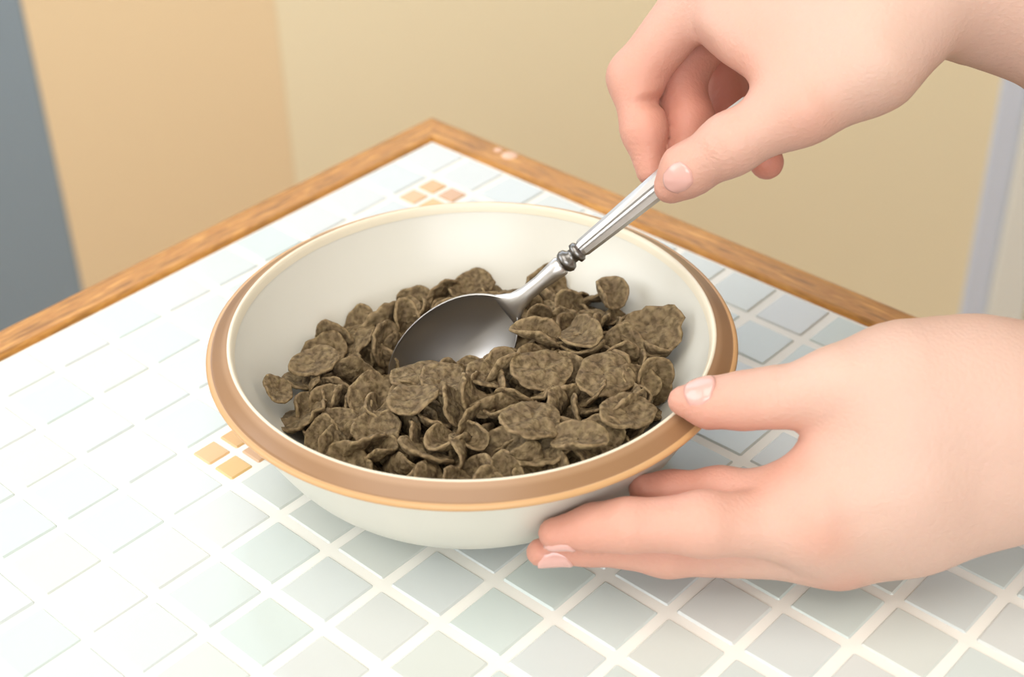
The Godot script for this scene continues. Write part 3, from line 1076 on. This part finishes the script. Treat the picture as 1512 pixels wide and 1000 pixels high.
	folds.append([Vector3(0.24259, 0.04097, -0.13510), Vector3(0.49100, -0.81067, 0.31896), 0.00350, 0.00070, 0.0160])
	folds.append([Vector3(0.20826, 0.06946, -0.13127), Vector3(0.68500, 0.09025, -0.72293), 0.00170, 0.00060, 0.0090])
	folds.append([Vector3(0.19444, 0.07106, -0.12746), Vector3(0.72135, 0.02278, -0.69220), 0.00100, 0.00025, 0.0080])
	folds.append([Vector3(0.21174, 0.07032, -0.13366), Vector3(0.68500, 0.09025, -0.72293), 0.00170, 0.00050, 0.0090])
	folds.append([Vector3(0.19322, 0.04163, -0.08651), Vector3(0.72808, 0.00916, -0.68543), 0.00120, 0.00025, 0.0080])
	folds.append([Vector3(0.21148, 0.04424, -0.09932), Vector3(0.74097, -0.01813, -0.67130), 0.00160, 0.00030, 0.0100])
	folds.append([Vector3(0.21322, 0.04420, -0.10088), Vector3(0.74097, -0.01813, -0.67130), 0.00140, 0.00025, 0.0100])
	folds.append([Vector3(0.22874, 0.06336, -0.14364), Vector3(0.74401, -0.66594, -0.05459), 0.00130, 0.00060, 0.0070])
	arm = part("arm", skin_mesh(0.0019, [
		[Vector3(0.19265, 0.03409, -0.11211), 0.0220, red, 0.50],
		[Vector3(0.21455, 0.04729, -0.12508), 0.0140, rosy, 0.50],
		[Vector3(0.18609, 0.06237, -0.12139), 0.0160, rosy, 0.80],
		[Vector3(0.17781, 0.02693, -0.11480), 0.0300, red, 0.80],
		[Vector3(0.17490, 0.03401, -0.07553), 0.0200, rosy, 0.70],
		[Vector3(0.19287, 0.03895, -0.08862), 0.0160, rosy, 0.45],
		[Vector3(0.17109, 0.02536, -0.07372), 0.0200, red, 0.60],
		[Vector3(0.23631, 0.03920, -0.12257), 0.0090, rosy, 0.80],
		[Vector3(0.23860, 0.01835, -0.13309), 0.0090, red, 0.60],
		[Vector3(0.21065, 0.04290, -0.10058), 0.0140, rosy, 0.30],
		[Vector3(0.22526, 0.05738, -0.14302), 0.0120, rosy, 0.70],
		[Vector3(0.20412, 0.06050, -0.12802), 0.0160, rosy, 0.50],
		[Vector3(0.22128, 0.04830, -0.12730), 0.0120, rosy, 0.50],
	]), skin, t)
	arm.set_meta("label", "arm whose hand steadies the bowl, thumb on the rim and fingers along its side")
	part("fingernail", nail_mesh(Vector3(0.19321, 0.06287, -0.12931), Vector3(0.18478, 0.06089, -0.12459), Vector3(0.09080, 0.99351, -0.00109).normalized(), 0.00540), nail, arm)
	part("fingernail", nail_mesh(Vector3(0.17959, 0.03056, -0.07993), Vector3(0.17112, 0.02868, -0.07525), Vector3(0.40047, -0.67770, 0.60930).normalized(), 0.00360), nail, arm)
	part("fingernail", nail_mesh(Vector3(0.17670, 0.02143, -0.08184), Vector3(0.16913, 0.02095, -0.07435), Vector3(0.35220, -0.75145, 0.55801).normalized(), 0.00320), nail, arm)
	clear_limb()
	rods(0, [[Vector3(0.12133, 0.15065, -0.22064), 0.0110], [Vector3(0.14533, 0.15469, -0.23847), 0.0150], [Vector3(0.17569, 0.15499, -0.25865), 0.0190]])
	rods(0, [[Vector3(0.11798, 0.14118, -0.24513), 0.0110], [Vector3(0.14604, 0.14627, -0.25941), 0.0150], [Vector3(0.17195, 0.14914, -0.27124), 0.0180]])
	rods(0, [[Vector3(0.11688, 0.13122, -0.26459), 0.0105], [Vector3(0.14448, 0.13841, -0.27212), 0.0140], [Vector3(0.17049, 0.14383, -0.27981), 0.0170]])
	rods(0, [[Vector3(0.12061, 0.11816, -0.28057), 0.0095], [Vector3(0.14722, 0.12958, -0.28289), 0.0130], [Vector3(0.17216, 0.13983, -0.28253), 0.0160]])
	rods(0, [[Vector3(0.17077, 0.12533, -0.19903), 0.0105], [Vector3(0.18193, 0.13719, -0.21741), 0.0125], [Vector3(0.18413, 0.14942, -0.23782), 0.0130], [Vector3(0.18992, 0.15484, -0.26338), 0.0180]])
	rods(0, [[Vector3(0.13364, 0.13843, -0.20705), 0.0075], [Vector3(0.15650, 0.13429, -0.20434), 0.0085]])
	rods(0, [[Vector3(0.14143, 0.14006, -0.21919), 0.0110], [Vector3(0.16926, 0.14386, -0.22868), 0.0150], [Vector3(0.17679, 0.15555, -0.25020), 0.0160]])
	rods(0, [[Vector3(0.17666, 0.15543, -0.26329), 0.0190], [Vector3(0.19483, 0.14897, -0.27400), 0.0225], [Vector3(0.24001, 0.12387, -0.29699), 0.0280], [Vector3(0.35984, 0.06290, -0.37505), 0.0340], [Vector3(0.54117, -0.00839, -0.52541), 0.0400]])
	rods(1, [[Vector3(0.14136, 0.09747, -0.17172), 0.0054], [Vector3(0.14494, 0.10313, -0.17480), 0.0082], [Vector3(0.15591, 0.11355, -0.18229), 0.0095], [Vector3(0.17077, 0.12533, -0.19903), 0.0103]])
	rods(2, [[Vector3(0.12575, 0.09351, -0.18210), 0.0052], [Vector3(0.11841, 0.10426, -0.18690), 0.0072], [Vector3(0.10740, 0.11700, -0.19551), 0.0090], [Vector3(0.12133, 0.15065, -0.22064), 0.0105]])
	rods(3, [[Vector3(0.13130, 0.09492, -0.19327), 0.0066], [Vector3(0.12250, 0.10116, -0.20606), 0.0086], [Vector3(0.10958, 0.11142, -0.21553), 0.0098], [Vector3(0.11798, 0.14118, -0.24513), 0.0105]])
	rods(4, [[Vector3(0.13246, 0.08771, -0.22080), 0.0058], [Vector3(0.12106, 0.09361, -0.23251), 0.0074], [Vector3(0.10995, 0.10542, -0.24347), 0.0085], [Vector3(0.11688, 0.13122, -0.26459), 0.0100]])
	rods(5, [[Vector3(0.14130, 0.08308, -0.22791), 0.0060], [Vector3(0.12748, 0.08534, -0.24057), 0.0070], [Vector3(0.11756, 0.09682, -0.25899), 0.0078], [Vector3(0.12061, 0.11816, -0.28057), 0.0090]])
	folds.append([Vector3(0.17704, 0.12780, -0.19056), Vector3(0.44281, 0.40574, -0.79956), 0.00600, -0.00120, 0.0130])
	folds.append([Vector3(0.15400, 0.11169, -0.17290), Vector3(0.44281, 0.40574, -0.79956), 0.00150, 0.00055, 0.0090])
	folds.append([Vector3(0.15794, 0.11536, -0.17423), Vector3(0.44281, 0.40574, -0.79956), 0.00150, 0.00050, 0.0090])
	folds.append([Vector3(0.12042, 0.11382, -0.19291), Vector3(0.49100, -0.81067, 0.31896), 0.00210, 0.00400, 0.0110])
	folds.append([Vector3(0.13252, 0.13514, -0.19787), Vector3(0.40891, 0.43912, -0.79998), 0.00200, 0.00260, 0.0090])
	arm = part("arm", skin_mesh(0.0019, [
		[Vector3(0.13302, 0.09559, -0.17551), 0.0160, red, 0.70],
		[Vector3(0.14239, 0.09846, -0.17029), 0.0140, rosy, 0.60],
		[Vector3(0.12302, 0.10742, -0.18087), 0.0220, rosy, 0.80],
		[Vector3(0.11100, 0.12078, -0.19080), 0.0160, rosy, 0.50],
		[Vector3(0.12732, 0.10108, -0.20380), 0.0220, red, 0.60],
		[Vector3(0.12613, 0.09779, -0.22455), 0.0250, red, 0.80],
		[Vector3(0.14420, 0.08741, -0.22308), 0.0200, red, 0.95],
		[Vector3(0.17641, 0.12655, -0.19210), 0.0120, rosy, 0.60],
		[Vector3(0.15145, 0.13269, -0.19811), 0.0140, rosy, 0.70],
		[Vector3(0.15554, 0.11295, -0.17637), 0.0180, rosy, 0.40],
		[Vector3(0.11558, 0.11521, -0.23140), 0.0400, red, 0.70],
	]), skin, t)
	arm.set_meta("label", "arm whose hand holds the spoon between thumb and forefinger")
	part("fingernail", nail_mesh(Vector3(0.15047, 0.10646, -0.17211), Vector3(0.14339, 0.09978, -0.16748), Vector3(0.49150, 0.78890, 0.37224).normalized(), 0.00420), nail, arm)
